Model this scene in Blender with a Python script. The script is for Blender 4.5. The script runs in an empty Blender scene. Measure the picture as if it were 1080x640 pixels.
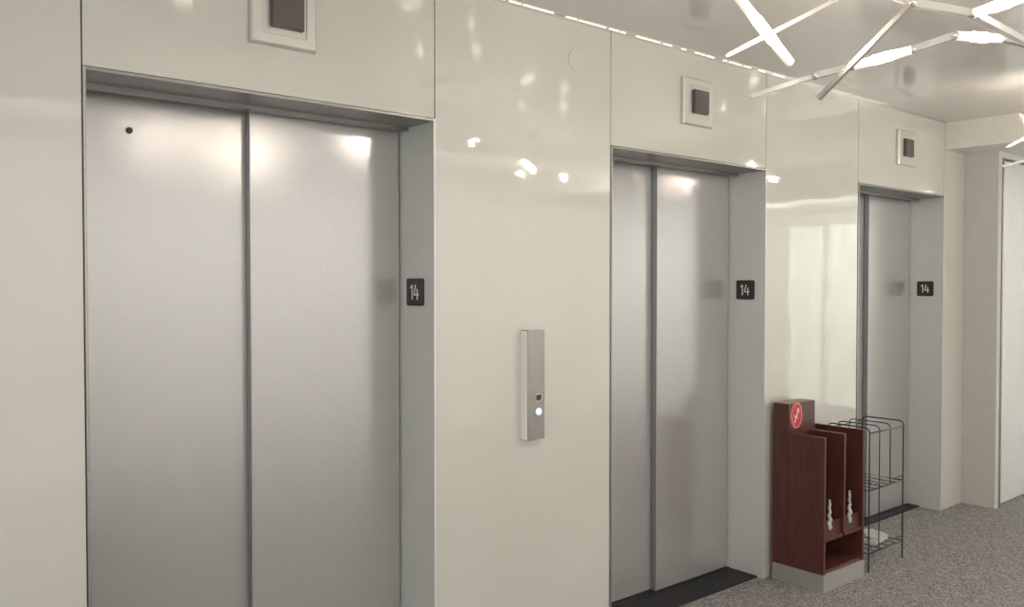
import bpy, bmesh, math
from mathutils import Vector, Matrix
scene=bpy.context.scene
col=scene.collection
scene.view_settings.view_transform='Standard'
scene.view_settings.look='None'
scene.view_settings.exposure=-0.12

# ---------------------------------------------------------------- materials
def mat(name,base=(.5,.5,.5),rough=.5,metal=0.0,emis=None,estr=0,coat=0.0,coatr=.05,spec=.5,trans=0):
    m=bpy.data.materials.new(name); m.use_nodes=True
    b=m.node_tree.nodes['Principled BSDF']
    b.inputs['Base Color'].default_value=(*base,1)
    b.inputs['Roughness'].default_value=rough
    b.inputs['Metallic'].default_value=metal
    b.inputs['Coat Weight'].default_value=coat
    b.inputs['Coat Roughness'].default_value=coatr
    b.inputs['Specular IOR Level'].default_value=spec
    b.inputs['Transmission Weight'].default_value=trans
    if emis:
        b.inputs['Emission Color'].default_value=(*emis,1)
        b.inputs['Emission Strength'].default_value=estr
    return m
def add_noise(m,c1,c2,scale=50,detail=3,stretch=(1,1,1),lo=.3,hi=.7,bump=0,bscale=None,bdist=.001,emit=False):
    nt=m.node_tree; N=nt.nodes; L=nt.links; b=N['Principled BSDF']
    tc=N.new('ShaderNodeTexCoord'); mp=N.new('ShaderNodeMapping'); mp.inputs['Scale'].default_value=stretch
    L.new(tc.outputs['Object'],mp.inputs['Vector'])
    n=N.new('ShaderNodeTexNoise'); n.inputs['Scale'].default_value=scale; n.inputs['Detail'].default_value=detail
    L.new(mp.outputs['Vector'],n.inputs['Vector'])
    r=N.new('ShaderNodeValToRGB'); r.color_ramp.elements[0].position=lo; r.color_ramp.elements[1].position=hi
    r.color_ramp.elements[0].color=(*c1,1); r.color_ramp.elements[1].color=(*c2,1)
    L.new(n.outputs['Fac'],r.inputs['Fac']); L.new(r.outputs['Color'],b.inputs['Base Color'])
    if emit: L.new(r.outputs['Color'],b.inputs['Emission Color'])
    if bump:
        n2=N.new('ShaderNodeTexNoise'); n2.inputs['Scale'].default_value=bscale or scale; n2.inputs['Detail'].default_value=2
        L.new(tc.outputs['Object'],n2.inputs['Vector'])
        bp=N.new('ShaderNodeBump'); bp.inputs['Strength'].default_value=bump; bp.inputs['Distance'].default_value=bdist
        L.new(n2.outputs['Fac'],bp.inputs['Height']); L.new(bp.outputs['Normal'],b.inputs['Normal'])
    return m
M={}
M['glass']=add_noise(mat('back_painted_glass',rough=.04,spec=.9),(.54,.537,.495),(.57,.567,.525),scale=2.5,detail=4,bump=.25,bscale=7,bdist=.002)
M['cover']=mat('painted_cover',(.56,.557,.512),.12,spec=.7)
M['backing']=mat('joint_shadow',(.16,.15,.13),.6)  # dark backing material seen through the gaps between panels
M['steel_door']=add_noise(mat('textured_steel',rough=.13,metal=.42),(.42,.415,.42),(.49,.485,.49),scale=260,detail=2,bump=.22,bscale=340)
M['jamb']=add_noise(mat('satin_jamb_metal',rough=.32,metal=.12),(.60,.615,.605),(.63,.645,.635),scale=60)
M['header']=mat('header_metal',(.25,.245,.235),.35,.5)
M['edge']=mat('door_edge_metal',(.33,.345,.365),.35,.6)
M['dark']=mat('dark_void',(.012,.012,.014),.5)
M['granite']=add_noise(mat('dark_granite',rough=.5,spec=.2),(.012,.012,.014),(.035,.035,.04),scale=120)
M['ceil']=add_noise(mat('lacquered_ceiling',rough=.10,spec=.9),(.63,.615,.59),(.65,.635,.61),scale=3)
M['white_paint']=add_noise(mat('white_paint',rough=.6),(.72,.71,.665),(.76,.75,.705),scale=30)
M['beige_paint']=add_noise(mat('beige_paint',rough=.6),(.54,.53,.495),(.57,.56,.525),scale=30)
M['door_white']=add_noise(mat('pale_door_paint',rough=.35),(.62,.64,.62),(.66,.68,.66),scale=20)
M['chrome']=mat('polished_trim',(.80,.78,.75),.2,1)
M['steel']=add_noise(mat('brushed_steel',rough=.25,metal=.6),(.30,.285,.27),(.34,.325,.31),scale=30,stretch=(1,1,12))
M['bright_steel']=mat('bright_satin_steel',(.90,.89,.87),.35,.1)  # paler steel for the call panel's side, the light on it painted in
M['pale_metal']=mat('pale_metal_plate',(.60,.585,.55),.3,.3)
M['display']=mat('smoked_display',(.085,.072,.068),.35)
M['black']=mat('black_plastic',(.015,.014,.014),.35)
M['white']=mat('white_ink',(.85,.85,.82),.5)
M['led_white']=mat('lit_button',(.6,.7,.9),.3,emis=(.50,.70,1),estr=1.25)
M['button']=mat('unlit_button',(.10,.03,.03),.3)
M['ring']=mat('button_ring',(.6,.58,.56),.25,.8)
M['bulb']=mat('lit_glass_tube',(1,.95,.85),.3,emis=(1,.86,.72),estr=140)
M['glow']=mat('glowing_frosted_glass',(.9,.87,.82),.3,emis=(1,.90,.78),estr=.55)
M['arm']=mat('satin_nickel_arm',(.66,.64,.61),.25,.8)
M['frost']=mat('frosted_glass_rod',(.92,.91,.89),.25,trans=.6)
M['cove']=mat('cove_led',(1,.95,.85),.3,emis=(1,.84,.68),estr=1.3)  # emission stands in for lamps reflected in the metal trim
M['wood']=add_noise(mat('mahogany_veneer',rough=.35,coat=.12),(.070,.022,.017),(.110,.036,.028),scale=12,detail=5,stretch=(6,6,.7))
M['plinth']=mat('grey_plinth',(.36,.35,.34),.4,.2)
M['red']=mat('red_sticker',(.50,.03,.035),.4)
M['wire']=mat('dark_green_wire',(.03,.045,.04),.35,.3)
M['paper']=add_noise(mat('white_paper',rough=.6),(.52,.51,.49),(.62,.61,.59),scale=25)
M['plastic_bag']=add_noise(mat('white_plastic',rough=.3),(.30,.29,.28),(.62,.62,.61),scale=60)
M['win']=add_noise(mat('curtained_window_glass',rough=.4,emis=(1,1,1),estr=.75),(.58,.62,.52),(.98,.98,.88),scale=14,detail=5,stretch=(1,1.6,.3),lo=.35,hi=.68,emit=True)  # emissive pane of the added panel, mottled for its reflection
M['winframe']=mat('pale_window_frame',(.42,.41,.38),.4)

# speckled carpet
m=mat('speckled_carpet',rough=.9,spec=.15); nt=m.node_tree;N=nt.nodes;L=nt.links;b=N['Principled BSDF']
tc=N.new('ShaderNodeTexCoord')
vo=N.new('ShaderNodeTexVoronoi'); vo.inputs['Scale'].default_value=175
sp=N.new('ShaderNodeSeparateColor')
r=N.new('ShaderNodeValToRGB');e=r.color_ramp.elements
e[0].position=.0;e[0].color=(.12,.118,.125,1);e[1].position=1;e[1].color=(.52,.485,.475,1)
k=e.new(.35);k.color=(.21,.203,.208,1); k=e.new(.75);k.color=(.34,.322,.32,1)
L.new(tc.outputs['Object'],vo.inputs['Vector']);L.new(vo.outputs['Color'],sp.inputs['Color']);L.new(sp.outputs['Red'],r.inputs['Fac']);L.new(r.outputs['Color'],b.inputs['Base Color'])
bp=N.new('ShaderNodeBump');bp.inputs['Strength'].default_value=.2;bp.inputs['Distance'].default_value=.002
L.new(vo.outputs['Distance'],bp.inputs['Height']);L.new(bp.outputs['Normal'],b.inputs['Normal'])
M['carpet']=m

# ---------------------------------------------------------------- helpers
def finish(name,bm,mats,parent=None,loc=None):
    me=bpy.data.meshes.new(name)
    bmesh.ops.recalc_face_normals(bm,faces=bm.faces)
    if loc is not None:
        bmesh.ops.translate(bm,verts=bm.verts,vec=-Vector(loc))
    bm.to_mesh(me); bm.free()
    for x in mats: me.materials.append(M[x])
    o=bpy.data.objects.new(name,me); col.objects.link(o)
    if loc is not None: o.location=loc
    if parent is not None:
        o.parent=parent
        o.location=Vector(o.location)-parent.location
    return o
def bx(bm,x0,x1,y0,y1,z0,z1,mi=0,bev=0):
    t=bmesh.new()
    bmesh.ops.create_cube(t,size=1)
    for v in t.verts:
        v.co=Vector(((x0+x1)/2+v.co.x*(x1-x0),(y0+y1)/2+v.co.y*(y1-y0),(z0+z1)/2+v.co.z*(z1-z0)))
    if bev: bmesh.ops.bevel(t,geom=t.edges[:],offset=bev,segments=2,affect='EDGES')
    merge(bm,t,mi)
def merge(bm,t,mi=0,smooth=False):
    mp={}
    for v in t.verts: mp[v]=bm.verts.new(v.co)
    for f in t.faces:
        try:
            nf=bm.faces.new([mp[v] for v in f.verts]); nf.material_index=mi; nf.smooth=smooth
        except ValueError: pass
    t.free()
def boxes(name,lst,mats,parent=None,bev=0,loc=None):
    bm=bmesh.new()
    for q in lst:
        mi=q[6] if len(q)>6 else 0
        bx(bm,*q[:6],mi=mi,bev=bev)
    return finish(name,bm,mats,parent,loc)
def tube(bm,pts,r,seg=10,mi=0,radii=None):
    pts=[Vector(p) for p in pts]; rings=[]
    prev=None
    for i,p in enumerate(pts):
        if i==0: d=pts[1]-p
        elif i==len(pts)-1: d=p-pts[i-1]
        else: d=(pts[i+1]-p).normalized()+(p-pts[i-1]).normalized()
        d.normalize()
        if prev is None:
            a=Vector((0,0,1)) if abs(d.z)<.9 else Vector((1,0,0))
            u=d.cross(a).normalized()
        else:
            u=(prev-d*prev.dot(d)).normalized()
        prev=u; w=d.cross(u)
        rr=radii[i] if radii else r
        rings.append([bm.verts.new(p+(u*math.cos(2*math.pi*(k+.5)/seg)+w*math.sin(2*math.pi*(k+.5)/seg))*rr) for k in range(seg)])
    for i in range(len(rings)-1):
        for k in range(seg):
            f=bm.faces.new((rings[i][k],rings[i][(k+1)%seg],rings[i+1][(k+1)%seg],rings[i+1][k])); f.material_index=mi; f.smooth=seg>4
    for q in (rings[0],rings[-1]):
        f=bm.faces.new(q); f.material_index=mi
def disc(bm,c,axis,r,th,seg=32,mi=0,sx=1,sz=1):
    c=Vector(c); ax=Vector(axis).normalized()
    t=bmesh.new(); bmesh.ops.create_cone(t,cap_ends=True,segments=seg,radius1=r,radius2=r,depth=th)
    R=Vector((0,0,1)).rotation_difference(ax).to_matrix()
    for v in t.verts:
        q=R@v.co; q.x*=sx; q.z*=sz; v.co=q+c
    merge(bm,t,mi)
def empty(name,loc,label=None,cat=None,group=None):
    o=bpy.data.objects.new(name,None); o.location=loc; o.empty_display_size=.1; col.objects.link(o)
    if label: o['label']=label
    if cat: o['category']=cat
    if group: o['group']=group
    return o
def structure(o,label=None,cat=None):
    o['kind']='structure'
    if label:o['label']=label
    if cat:o['category']=cat
    return o

# ---------------------------------------------------------------- dimensions
H=2.63; HD=2.13; R=.22; LOW=2.45
OP=[(.615,1.77),(2.707,3.853),(4.816,5.944)]
g=.0022; e_=.009
# ------------------------------ elevator wall of glass panels
pan=[]
def panel(x0,x1,z0,z1,top=True): pan.append((x0+g,x1-g,0,.018,z0+(g if z0>0 else 0),z1-g,0))
panel(-3,-1.75,0,H);panel(-1.75,-.55,0,H);panel(-.55,OP[0][0]-e_,0,H)
panel(OP[0][1]+e_,OP[1][0]-e_,0,H); panel(OP[1][1]+e_,OP[2][0]-e_,0,H)
panel(OP[2][1]+e_,6.28,0,H)
for a,bb in OP: panel(a-e_,bb+e_,HD+.010,H)
back=[]
cur=-3
for a,bb in OP:
    back.append((cur,a-e_,.018,.35,0,H,1)); back.append((a-e_,bb+e_,.018,.35,HD+.010,H,1)); cur=bb+e_
back.append((cur,6.28,.018,.35,0,H,1))
w=boxes('wall_back',pan+back,['glass','backing'])
structure(w,'back-painted pale glass wall panels with thin dark joints','wall')

for i,(a,bb) in enumerate(OP):
    t=boxes('trim_%d'%(i+1),[
        (bb,bb+e_-.001,-.006,.30,0,HD+.009,0),
        (a-e_+.001,a,-.004,.30,0,HD+.009,2),
        (a,bb,-.006,.20,HD,HD+.009,1),
        (a,bb,.16,.20,HD-.012,HD,1)],['jamb','header','steel'])
    structure(t,'satin metal lining of the elevator opening','door frame')
    d=empty('door_%d'%(i+1),((a+bb)/2,R,0)); structure(d,'textured stainless steel two-panel sliding elevator door, closed','elevator door')
    mid=(a+bb)/2-.015
    lf=boxes('door_leaf',[(mid,bb-.006,R,R+.028,.012,HD+.0,0),(mid-.003,mid+.0,R-.001,R+.03,.012,HD,1)],['steel_door','edge'],d)
    rf=boxes('door_leaf',[(a-.0,mid+.03,R+.034,R+.060,.012,HD+.0,0)],['steel_door'],d)
    bk=boxes('door_pocket',[(a,bb,R+.07,R+.09,0,HD+.01,0)],['dark'],d)  # black sheet painting the darkness seen through the door gaps
    th=boxes('threshold',[(a+.001,bb-.001,.03 if i<2 else .14,R+.065,0,.008,0),(a+.001,bb-.001,R-.015,R-.008,.008,.011,0)],['granite'],d,)
    if i==0:
        bm=bmesh.new(); disc(bm,(.80,R+.033,2.02),(0,1,0),.010,.004,mi=0)
        k=finish('keyhole',bm,['dark'],d); k['label']='small black round release keyhole'

# ------------------------------ rest of the room
structure(boxes('floor',[(-3,10,-4.8,.35,-.1,0)],['carpet']),'speckled grey-brown carpet floor','floor')
structure(boxes('ceiling',[(-3,5.96,-4.8,.35,H,H+.1,0),(5.96,10,-4.8,.35,LOW,H+.1,1)],['ceil','white_paint']),'glossy grey lacquered ceiling dropping to a white bulkhead','ceiling')
structure(boxes('wall_left',[(-3.1,-3,-4.8,.35,0,H)],['white_paint']),'plain painted end wall','wall')
structure(boxes('wall_front',[(-3,10,-4.9,-4.8,0,H)],['white_paint']),'plain painted lobby wall','wall')
structure(boxes('wall_right',[(10,10.1,-4.8,.35,0,LOW)],['beige_paint']),'plain painted far wall','wall')
wp=[(9.985,9.999,-3.75,-2.62,.02,2.30,0)]
for yy in (-3.75,-3.2,-2.66): wp.append((9.96,9.985,yy,yy+.03,.02,2.30,1))
wp+=[(9.96,9.985,-3.75,-2.62,2.30,2.33,1)]
structure(boxes('window_1',wp,['win','winframe']),'curtained glazed opening at the corridor end','window')  # out of view, added to give the glass wall a greenish reflection
DX0,DX1=6.34,7.24
structure(boxes('wall_return',[(6.28,DX0,-.22,.35,0,LOW),(DX0,DX1,-.22,.35,2.41,LOW),(DX1,10,-.22,.35,0,LOW),(DX0,DX1,-.08,.35,0,2.41)],['beige_paint']),'beige painted wall return beside the lobby door','wall')
d4=boxes('door_4',[(DX0+.02,DX1-.02,-.20,-.16,.008,2.40)],['door_white'],bev=.002)
structure(d4,'tall pale flush door','door')
structure(boxes('trim_4',[(DX0,DX0+.018,-.228,-.08,0,2.41),(DX1-.018,DX1,-.228,-.08,0,2.41)],['steel']),'slim metal door frame','door frame')

# trim along wall / ceiling
structure(boxes('trim_5',[(-3,5.955,-.022,-.001,H-.008,H-.001)],['chrome']),'polished metal edge trim along the ceiling','trim')
cv=empty('cove_light',(3,-.03,H),'thin row of warm led strips along the ceiling edge','light')  # bright dashes imitate reflected lamps, no fixture here
xx=1.7
import random
random.seed(11)
while xx<3.9:
    ln=random.choice((.03,.06,.10,.16)); 
    boxes('led_strip',[(xx,xx+ln,-.0255,-.0225,H-.0035,H-.001)],['cove'],cv)
    xx+=ln+random.choice((.012,.02,.07))

# ------------------------------ signs "14"
def stroke(bm,p,q,wd,x,yc,zc,th=.0015):
    p=Vector(p);q=Vector(q);d=(q-p).normalized();n=Vector((-d.y,d.x))*wd/2
    p=p-d*wd*.3;q=q+d*wd*.3
    cs=[p+n,q+n,q-n,p-n]
    vs=[bm.verts.new((x,yc-c.x,zc+c.y)) for c in cs]+[bm.verts.new((x-th,yc-c.x,zc+c.y)) for c in cs]
    bm.faces.new(vs[:4]);bm.faces.new(vs[4:])
    for i in range(4): bm.faces.new((vs[i],vs[(i+1)%4],vs[4+(i+1)%4],vs[4+i]))
def rounded_plate(bm,x0,x1,yc,zc,w,h,r,mi=0):
    pts=[]
    for cx,cz,a0 in ((w/2-r,h/2-r,0),(-w/2+r,h/2-r,90),(-w/2+r,-h/2+r,180),(w/2-r,-h/2+r,270)):
        for k in range(6):
            a=math.radians(a0+k*18); pts.append((cx+r*math.cos(a),cz+r*math.sin(a)))
    A=[bm.verts.new((x0,yc+p[0],zc+p[1])) for p in pts];B=[bm.verts.new((x1,yc+p[0],zc+p[1])) for p in pts]
    bm.faces.new(A);bm.faces.new(B)
    n=len(pts)
    for i in range(n): bm.faces.new((A[i],A[(i+1)%n],B[(i+1)%n],B[i]))
for i,(a,bb) in enumerate(OP):
    yc,zc=.113,1.512
    s=empty('floor_number_sign',(bb,yc,zc-.05),'black square plate with white number 14 on the door jamb','sign','floor number signs on the elevator jambs')
    bm=bmesh.new(); rounded_plate(bm,bb-.0005,bb-.005,yc,zc,.112,.102,.009)
    finish('plate',bm,['black'],s)
    bm=bmesh.new(); x=bb-.005; W=.0055
    stroke(bm,(-.016,.026),(-.016,-.026),W,x,yc,zc); stroke(bm,(-.016,.026),(-.026,.016),W,x,yc,zc)
    stroke(bm,(.006,.026),(-.002,-.010),W,x,yc,zc); stroke(bm,(-.002,-.010),(.026,-.010),W,x,yc,zc); stroke(bm,(.018,.010),(.018,-.026),W,x,yc,zc)
    finish('numeral',bm,['white'],s)

# ------------------------------ indicators above doors
for i,(a,bb) in enumerate(OP):
    xc=(a+bb)/2; zc=2.40
    s=empty('elevator_indicator',(xc,0,zc-.11),'square pale metal plate with a raised dark display above the elevator','elevator indicator','indicators above the elevators')
    bm=bmesh.new(); q=.11
    t=bmesh.new()
    def ringv(h,y): return [t.verts.new((xc+sx*h,y,zc+sz*h)) for sx,sz in ((-1,-1),(1,-1),(1,1),(-1,1))]
    L_=[ringv(q,.003),ringv(q,-.014),ringv(q-.006,-.020),ringv(q-.034,-.020),ringv(q-.037,-.017)]
    for u_,v_ in zip(L_[:-1],L_[1:]):
        for k in range(4): t.faces.new((u_[k],u_[(k+1)%4],v_[(k+1)%4],v_[k]))
    t.faces.new(L_[-1]); t.faces.new(L_[0])
    merge(bm,t)
    finish('plate',bm,['pale_metal'],s)
    boxes('display',[(xc-.05,xc+.060,-.036,-.0165,zc-.055,zc+.055)],['display'],s,bev=.003)

# ------------------------------ call panel
s=empty('elevator_call_panel',(2.235,0,.926),'tall brushed steel call panel with one button lit white','call button panel')
bm=bmesh.new(); bx(bm,2.190,2.283,-.0385,.003,.926,1.36,0,.002); bx(bm,2.1885,2.190,-.037,.0,.928,1.358,1)
finish('housing',bm,['steel','bright_steel'],s)
for zz,mt,lb in ((1.093,'button','dark unlit up button'),(1.037,'led_white','glowing bluish white down button')):
    bm=bmesh.new()
    disc(bm,(2.246,-.0405,zz),(0,1,0),.018,.004,mi=0); disc(bm,(2.246,-.0435,zz),(0,1,0),.0130,.004,mi=1)
    o=finish('button',bm,['ring',mt],s); o['label']=lb

# ------------------------------ round detector cover
bm=bmesh.new(); disc(bm,(2.49,-.001,2.47),(0,1,0),.045,.003,seg=40)
o=finish('wall_cover_disc',bm,['cover']); o['label']='small round blank cover disc on the glass wall'; o['category']='cover plate'

# ------------------------------ chandeliers
Nn={1:(2.19,-1.00,2.42),2:(2.49,-1.00,2.26),3:(2.29,-.89,2.27),4:(2.62,-1.17,2.49),5:(2.64,-.74,2.215),6:(2.74,-.94,2.27),7:(2.79,-1.05,2.29),8:(2.85,-1.23,2.32),9:(2.90,-1.34,2.35),10:(3.13,-1.40,2.37),11:(2.66,-1.00,2.17),12:(2.65,-1.32,2.41),13:(2.74,-1.46,2.36),14:(2.76,-1.61,2.38),15:(3.21,-1.46,2.35)}
def V(k): return Vector(Nn[k])
lit=[(1,2),(7,8),(9,10),(13,14)]
frost=[(5,6),(3,4)]
arms=[(6,7),(8,9),(11,12),(12,13),(13,15),(1,4),(4,12),(10,15)]
ch=empty('chandelier',(2.65,-1.32,H),'branching metal chandelier with glowing glass tubes under the ceiling','chandelier','branching chandeliers')
bm=bmesh.new(); disc(bm,(2.65,-1.32,H-.0125),(0,0,1),.06,.024); tube(bm,[(2.65,-1.32,H-.02),(2.65,-1.32,2.41)],.006); finish('stem',bm,['arm'],ch)
for p,q in lit:
    A,B=V(p),V(q); d=(B-A); bm=bmesh.new()
    tube(bm,[A+d*t for t in (.33,.36,.64,.67)],0,12,radii=[.0140,.0160,.0160,.0140])
    finish('lamp_tube',bm,['bulb'],ch)
    bm=bmesh.new(); tube(bm,[A,A+d*.02,A+d*.325],0,6,radii=[.012,.0150,.0160]); finish('tube_end',bm,['glow'],ch)
    bm=bmesh.new(); tube(bm,[A+d*.675,A+d*.98,B],0,6,radii=[.0160,.0150,.012]); finish('tube_end',bm,['glow'],ch)
for p,q in frost:
    A,B=V(p),V(q); bm=bmesh.new(); d=B-A
    rw=.011 if p==5 else .009
    tube(bm,[A,A+d*.02,A+d*.98,B],0,4,radii=[.006,rw,rw,.006]); finish('glass_rod',bm,['frost'],ch)
for p,q in arms:
    bm=bmesh.new(); tube(bm,[V(p),V(q)],.0150 if (p,q)!=(11,12) else .011,4); finish('arm',bm,['arm' if (p,q) in ((11,12),(1,4),(4,12),(10,15)) else 'frost'],ch)
for k in (4,6,7,8,9,10,12,13,15):
    bm=bmesh.new(); t=bmesh.new(); bmesh.ops.create_icosphere(t,subdivisions=2,radius=.015)
    for v in t.verts: v.co+=V(k)
    merge(bm,t,0,True); finish('joint',bm,['arm'],ch)
parts=[o for o in col.objects if o.parent==ch]
for off,rz in (((1.45,-.80,0),0),((-.85,-.35,0),math.pi),((2.66,.14,0),0)):
    c2=ch.copy(); c2.location=ch.location+Vector(off); c2.rotation_euler=(0,0,rz); col.objects.link(c2)
    for p in parts:
        q=p.copy(); q.parent=c2; col.objects.link(q)

# ------------------------------ mahogany umbrella-bag stand
cb=empty('umbrella_bag_stand',(4.10,-.175,0),'dark mahogany divided stand on a grey plinth, against the glass wall','umbrella stand')
boxes('plinth',[(3.898,4.302,-.322,-.028,.0005,.088)],['plinth'],cb,bev=.002)
boxes('side_panel',[(3.90,3.918,-.32,-.12,.09,.777)],['wood'],cb,bev=.001)
boxes('side_panel',[(4.282,4.30,-.32,-.03,.09,.777)],['wood'],cb,bev=.001)
boxes('divider',[(4.09,4.108,-.32,-.12,.27,.777)],['wood'],cb,bev=.001)
boxes('back_box',[(3.90,4.15,-.119,-.03,.09,.925)],['wood'],cb,bev=.001)
boxes('back_panel',[(4.151,4.281,-.05,-.03,.09,.777)],['wood'],cb)
boxes('shelf',[(3.9185,4.0895,-.315,-.12,.25,.268),(4.1085,4.2815,-.315,-.051,.25,.268),(3.9185,4.2815,-.31,-.12,.09,.105)],['wood'],cb)
boxes('front_rail',[(3.9185,4.0895,-.30,-.288,.268,.34),(4.1085,4.2815,-.30,-.288,.268,.34)],['wood'],cb)
bm=bmesh.new(); disc(bm,(3.970,-.1205,.862),(0,1,0),.064,.002,mi=0,sx=.88,sz=1.12)
def strk(bm,p,q,wd,y,xc,zc,mi):
    p=Vector(p);q=Vector(q);d=(q-p).normalized();n=Vector((-d.y,d.x))*wd/2
    cs=[p+n,q+n,q-n,p-n]
    f=bm.faces.new([bm.verts.new((xc+c.x,y,zc+c.y)) for c in cs]); f.material_index=mi
for a in range(32):
    a0=a*math.pi/16;a1=(a+1)*math.pi/16
    strk(bm,(.048*math.cos(a0),.063*math.sin(a0)),(.048*math.cos(a1),.063*math.sin(a1)),.002,-.1222,3.970,.862,1)
strk(bm,(-.020,-.038),(.018,.034),.007,-.1222,3.970,.862,1)
strk(bm,(-.026,.000),(.010,-.016),.004,-.1223,3.970,.862,1)
strk(bm,(.000,.034),(.026,.014),.004,-.1223,3.970,.862,1)
o=finish('sticker',bm,['red','white'],cb); o['label']='round red sticker with a white pictogram'
for xx,z0,z1 in ((3.955,.342,.46),(4.150,.342,.475)):
    bm=bmesh.new(); n=12; pts=[];rr=[]
    for k in range(n+1):
        t=k/n; pts.append((xx+.005*math.sin(k*1.9),-.306+.003*math.cos(k*2.3)-.012,z0-.03+(z1-z0+.03)*t)); rr.append((.010+.004*abs(math.sin(k*2.7)))*(1-.6*t))
    tube(bm,pts,0,8,radii=rr)
    o=finish('plastic_bag_bundle',bm,['plastic_bag']); o['label']='crumpled white plastic bags hanging at the stand slot'; o['category']='plastic bags'; o['group']='plastic umbrella bags'

# ------------------------------ wire rack
x0,x1,y0,y1=4.37,4.75,-.31,-.07; ZT=.775
rk=empty('wire_rack',((x0+x1)/2,(y0+y1)/2,0),'dark wire rack with looped dividers beside the mahogany stand','wire rack')
def loop(bm,pts,r):
    tube(bm,pts+[pts[0]],r,8)
r_=.0034
def hoop(x,z0,z1,c=.022):
    return [(x,y0,z0),(x,y0,z1-c),(x,y0+c*.3,z1-c*.3),(x,y0+c,z1),(x,y1-c,z1),(x,y1-c*.3,z1-c*.3),(x,y1,z1-c),(x,y1,z0)]
for k,xx in enumerate((x0,x1)):
    bm=bmesh.new(); tube(bm,hoop(xx,.001,ZT),r_+.0006,8); finish('end_hoop',bm,['wire'],rk)
for xx in (x0+.11,x0+.23):
    bm=bmesh.new(); tube(bm,hoop(xx,.10 if xx<x0+.15 else .44,ZT-.0),.0030,8); finish('divider_hoop',bm,['wire'],rk)
for yy in (y0,y1):
    bm=bmesh.new(); tube(bm,[(x0,yy,ZT-.028),(x1,yy,ZT-.028)],r_,8); finish('top_rail',bm,['wire'],rk)
for zz in (.44,.10):
    bm=bmesh.new()
    loop(bm,[(x0,y0,zz),(x1,y0,zz),(x1,y1,zz),(x0,y1,zz)],r_)
    tube(bm,[(x0,y0,zz+.05),(x0+.02,y0-.004,zz+.03),(x1-.02,y0-.004,zz+.03),(x1,y0,zz+.05)],r_*.8,8)
    for k in range(1,5):
        xx=x0+(x1-x0)*k/5; tube(bm,[(xx,y0,zz),(xx,y1,zz)],.0022,6)
    finish('shelf',bm,['wire'],rk)
for k,(dx,rz,w_) in enumerate(((0,.1,.085),(.03,-.45,.06),(-.01,.8,.05))):
    bm=bmesh.new(); bx(bm,-w_,w_,-w_*.7,w_*.7,-.008,.008,0,.001)
    o=finish('booklet',bm,['paper']); o.location=(4.61+dx,-.20,.114+k*.0165); o.rotation_euler=(0,0,rz)
    o['label']='thin white booklet lying on the bottom wire shelf'; o['category']='booklet'; o['group']='booklets on the wire rack'

# ------------------------------ lights (unseen fill areas, added to brighten the room, aimed at the lobby walls)
def area(name,loc,size,power,color=(1,.93,.84),rot=(0,0,0),sy=None):
    l=bpy.data.lights.new(name,'AREA'); l.energy=power; l.color=color; l.size=size
    if sy: l.shape='RECTANGLE'; l.size_y=sy
    o=bpy.data.objects.new(name,l); o.location=loc; o.rotation_euler=rot; col.objects.link(o); return o
area('wall_washer',(3.5,-2.95,H-.25),11.0,300,(1,.975,.955),(math.radians(-66),0,0),.35)
area('wall_washer',(-1.6,-2.4,H-.25),3.5,90,(.97,1,.975),(math.radians(-66),0,math.radians(-90)),.35)
area('wall_washer',(8.3,-2.6,LOW-.2),3.5,115,(.96,1,.99),(math.radians(-66),0,math.radians(90)),.35)
wd=bpy.data.worlds.new('world'); scene.world=wd; wd.use_nodes=True
wd.node_tree.nodes['Background'].inputs[0].default_value=(.9,.88,.82,1); wd.node_tree.nodes['Background'].inputs[1].default_value=.1

# ------------------------------ camera
cam=bpy.data.cameras.new('camera'); cam.lens=30.0; cam.sensor_width=36; cam.sensor_fit='HORIZONTAL'
co=bpy.data.objects.new('camera',cam); co.location=(0,-2.56,1.54)
co.rotation_euler=(math.radians(90-1.27),0,math.radians(50.06-90)); col.objects.link(co)
scene.camera=co
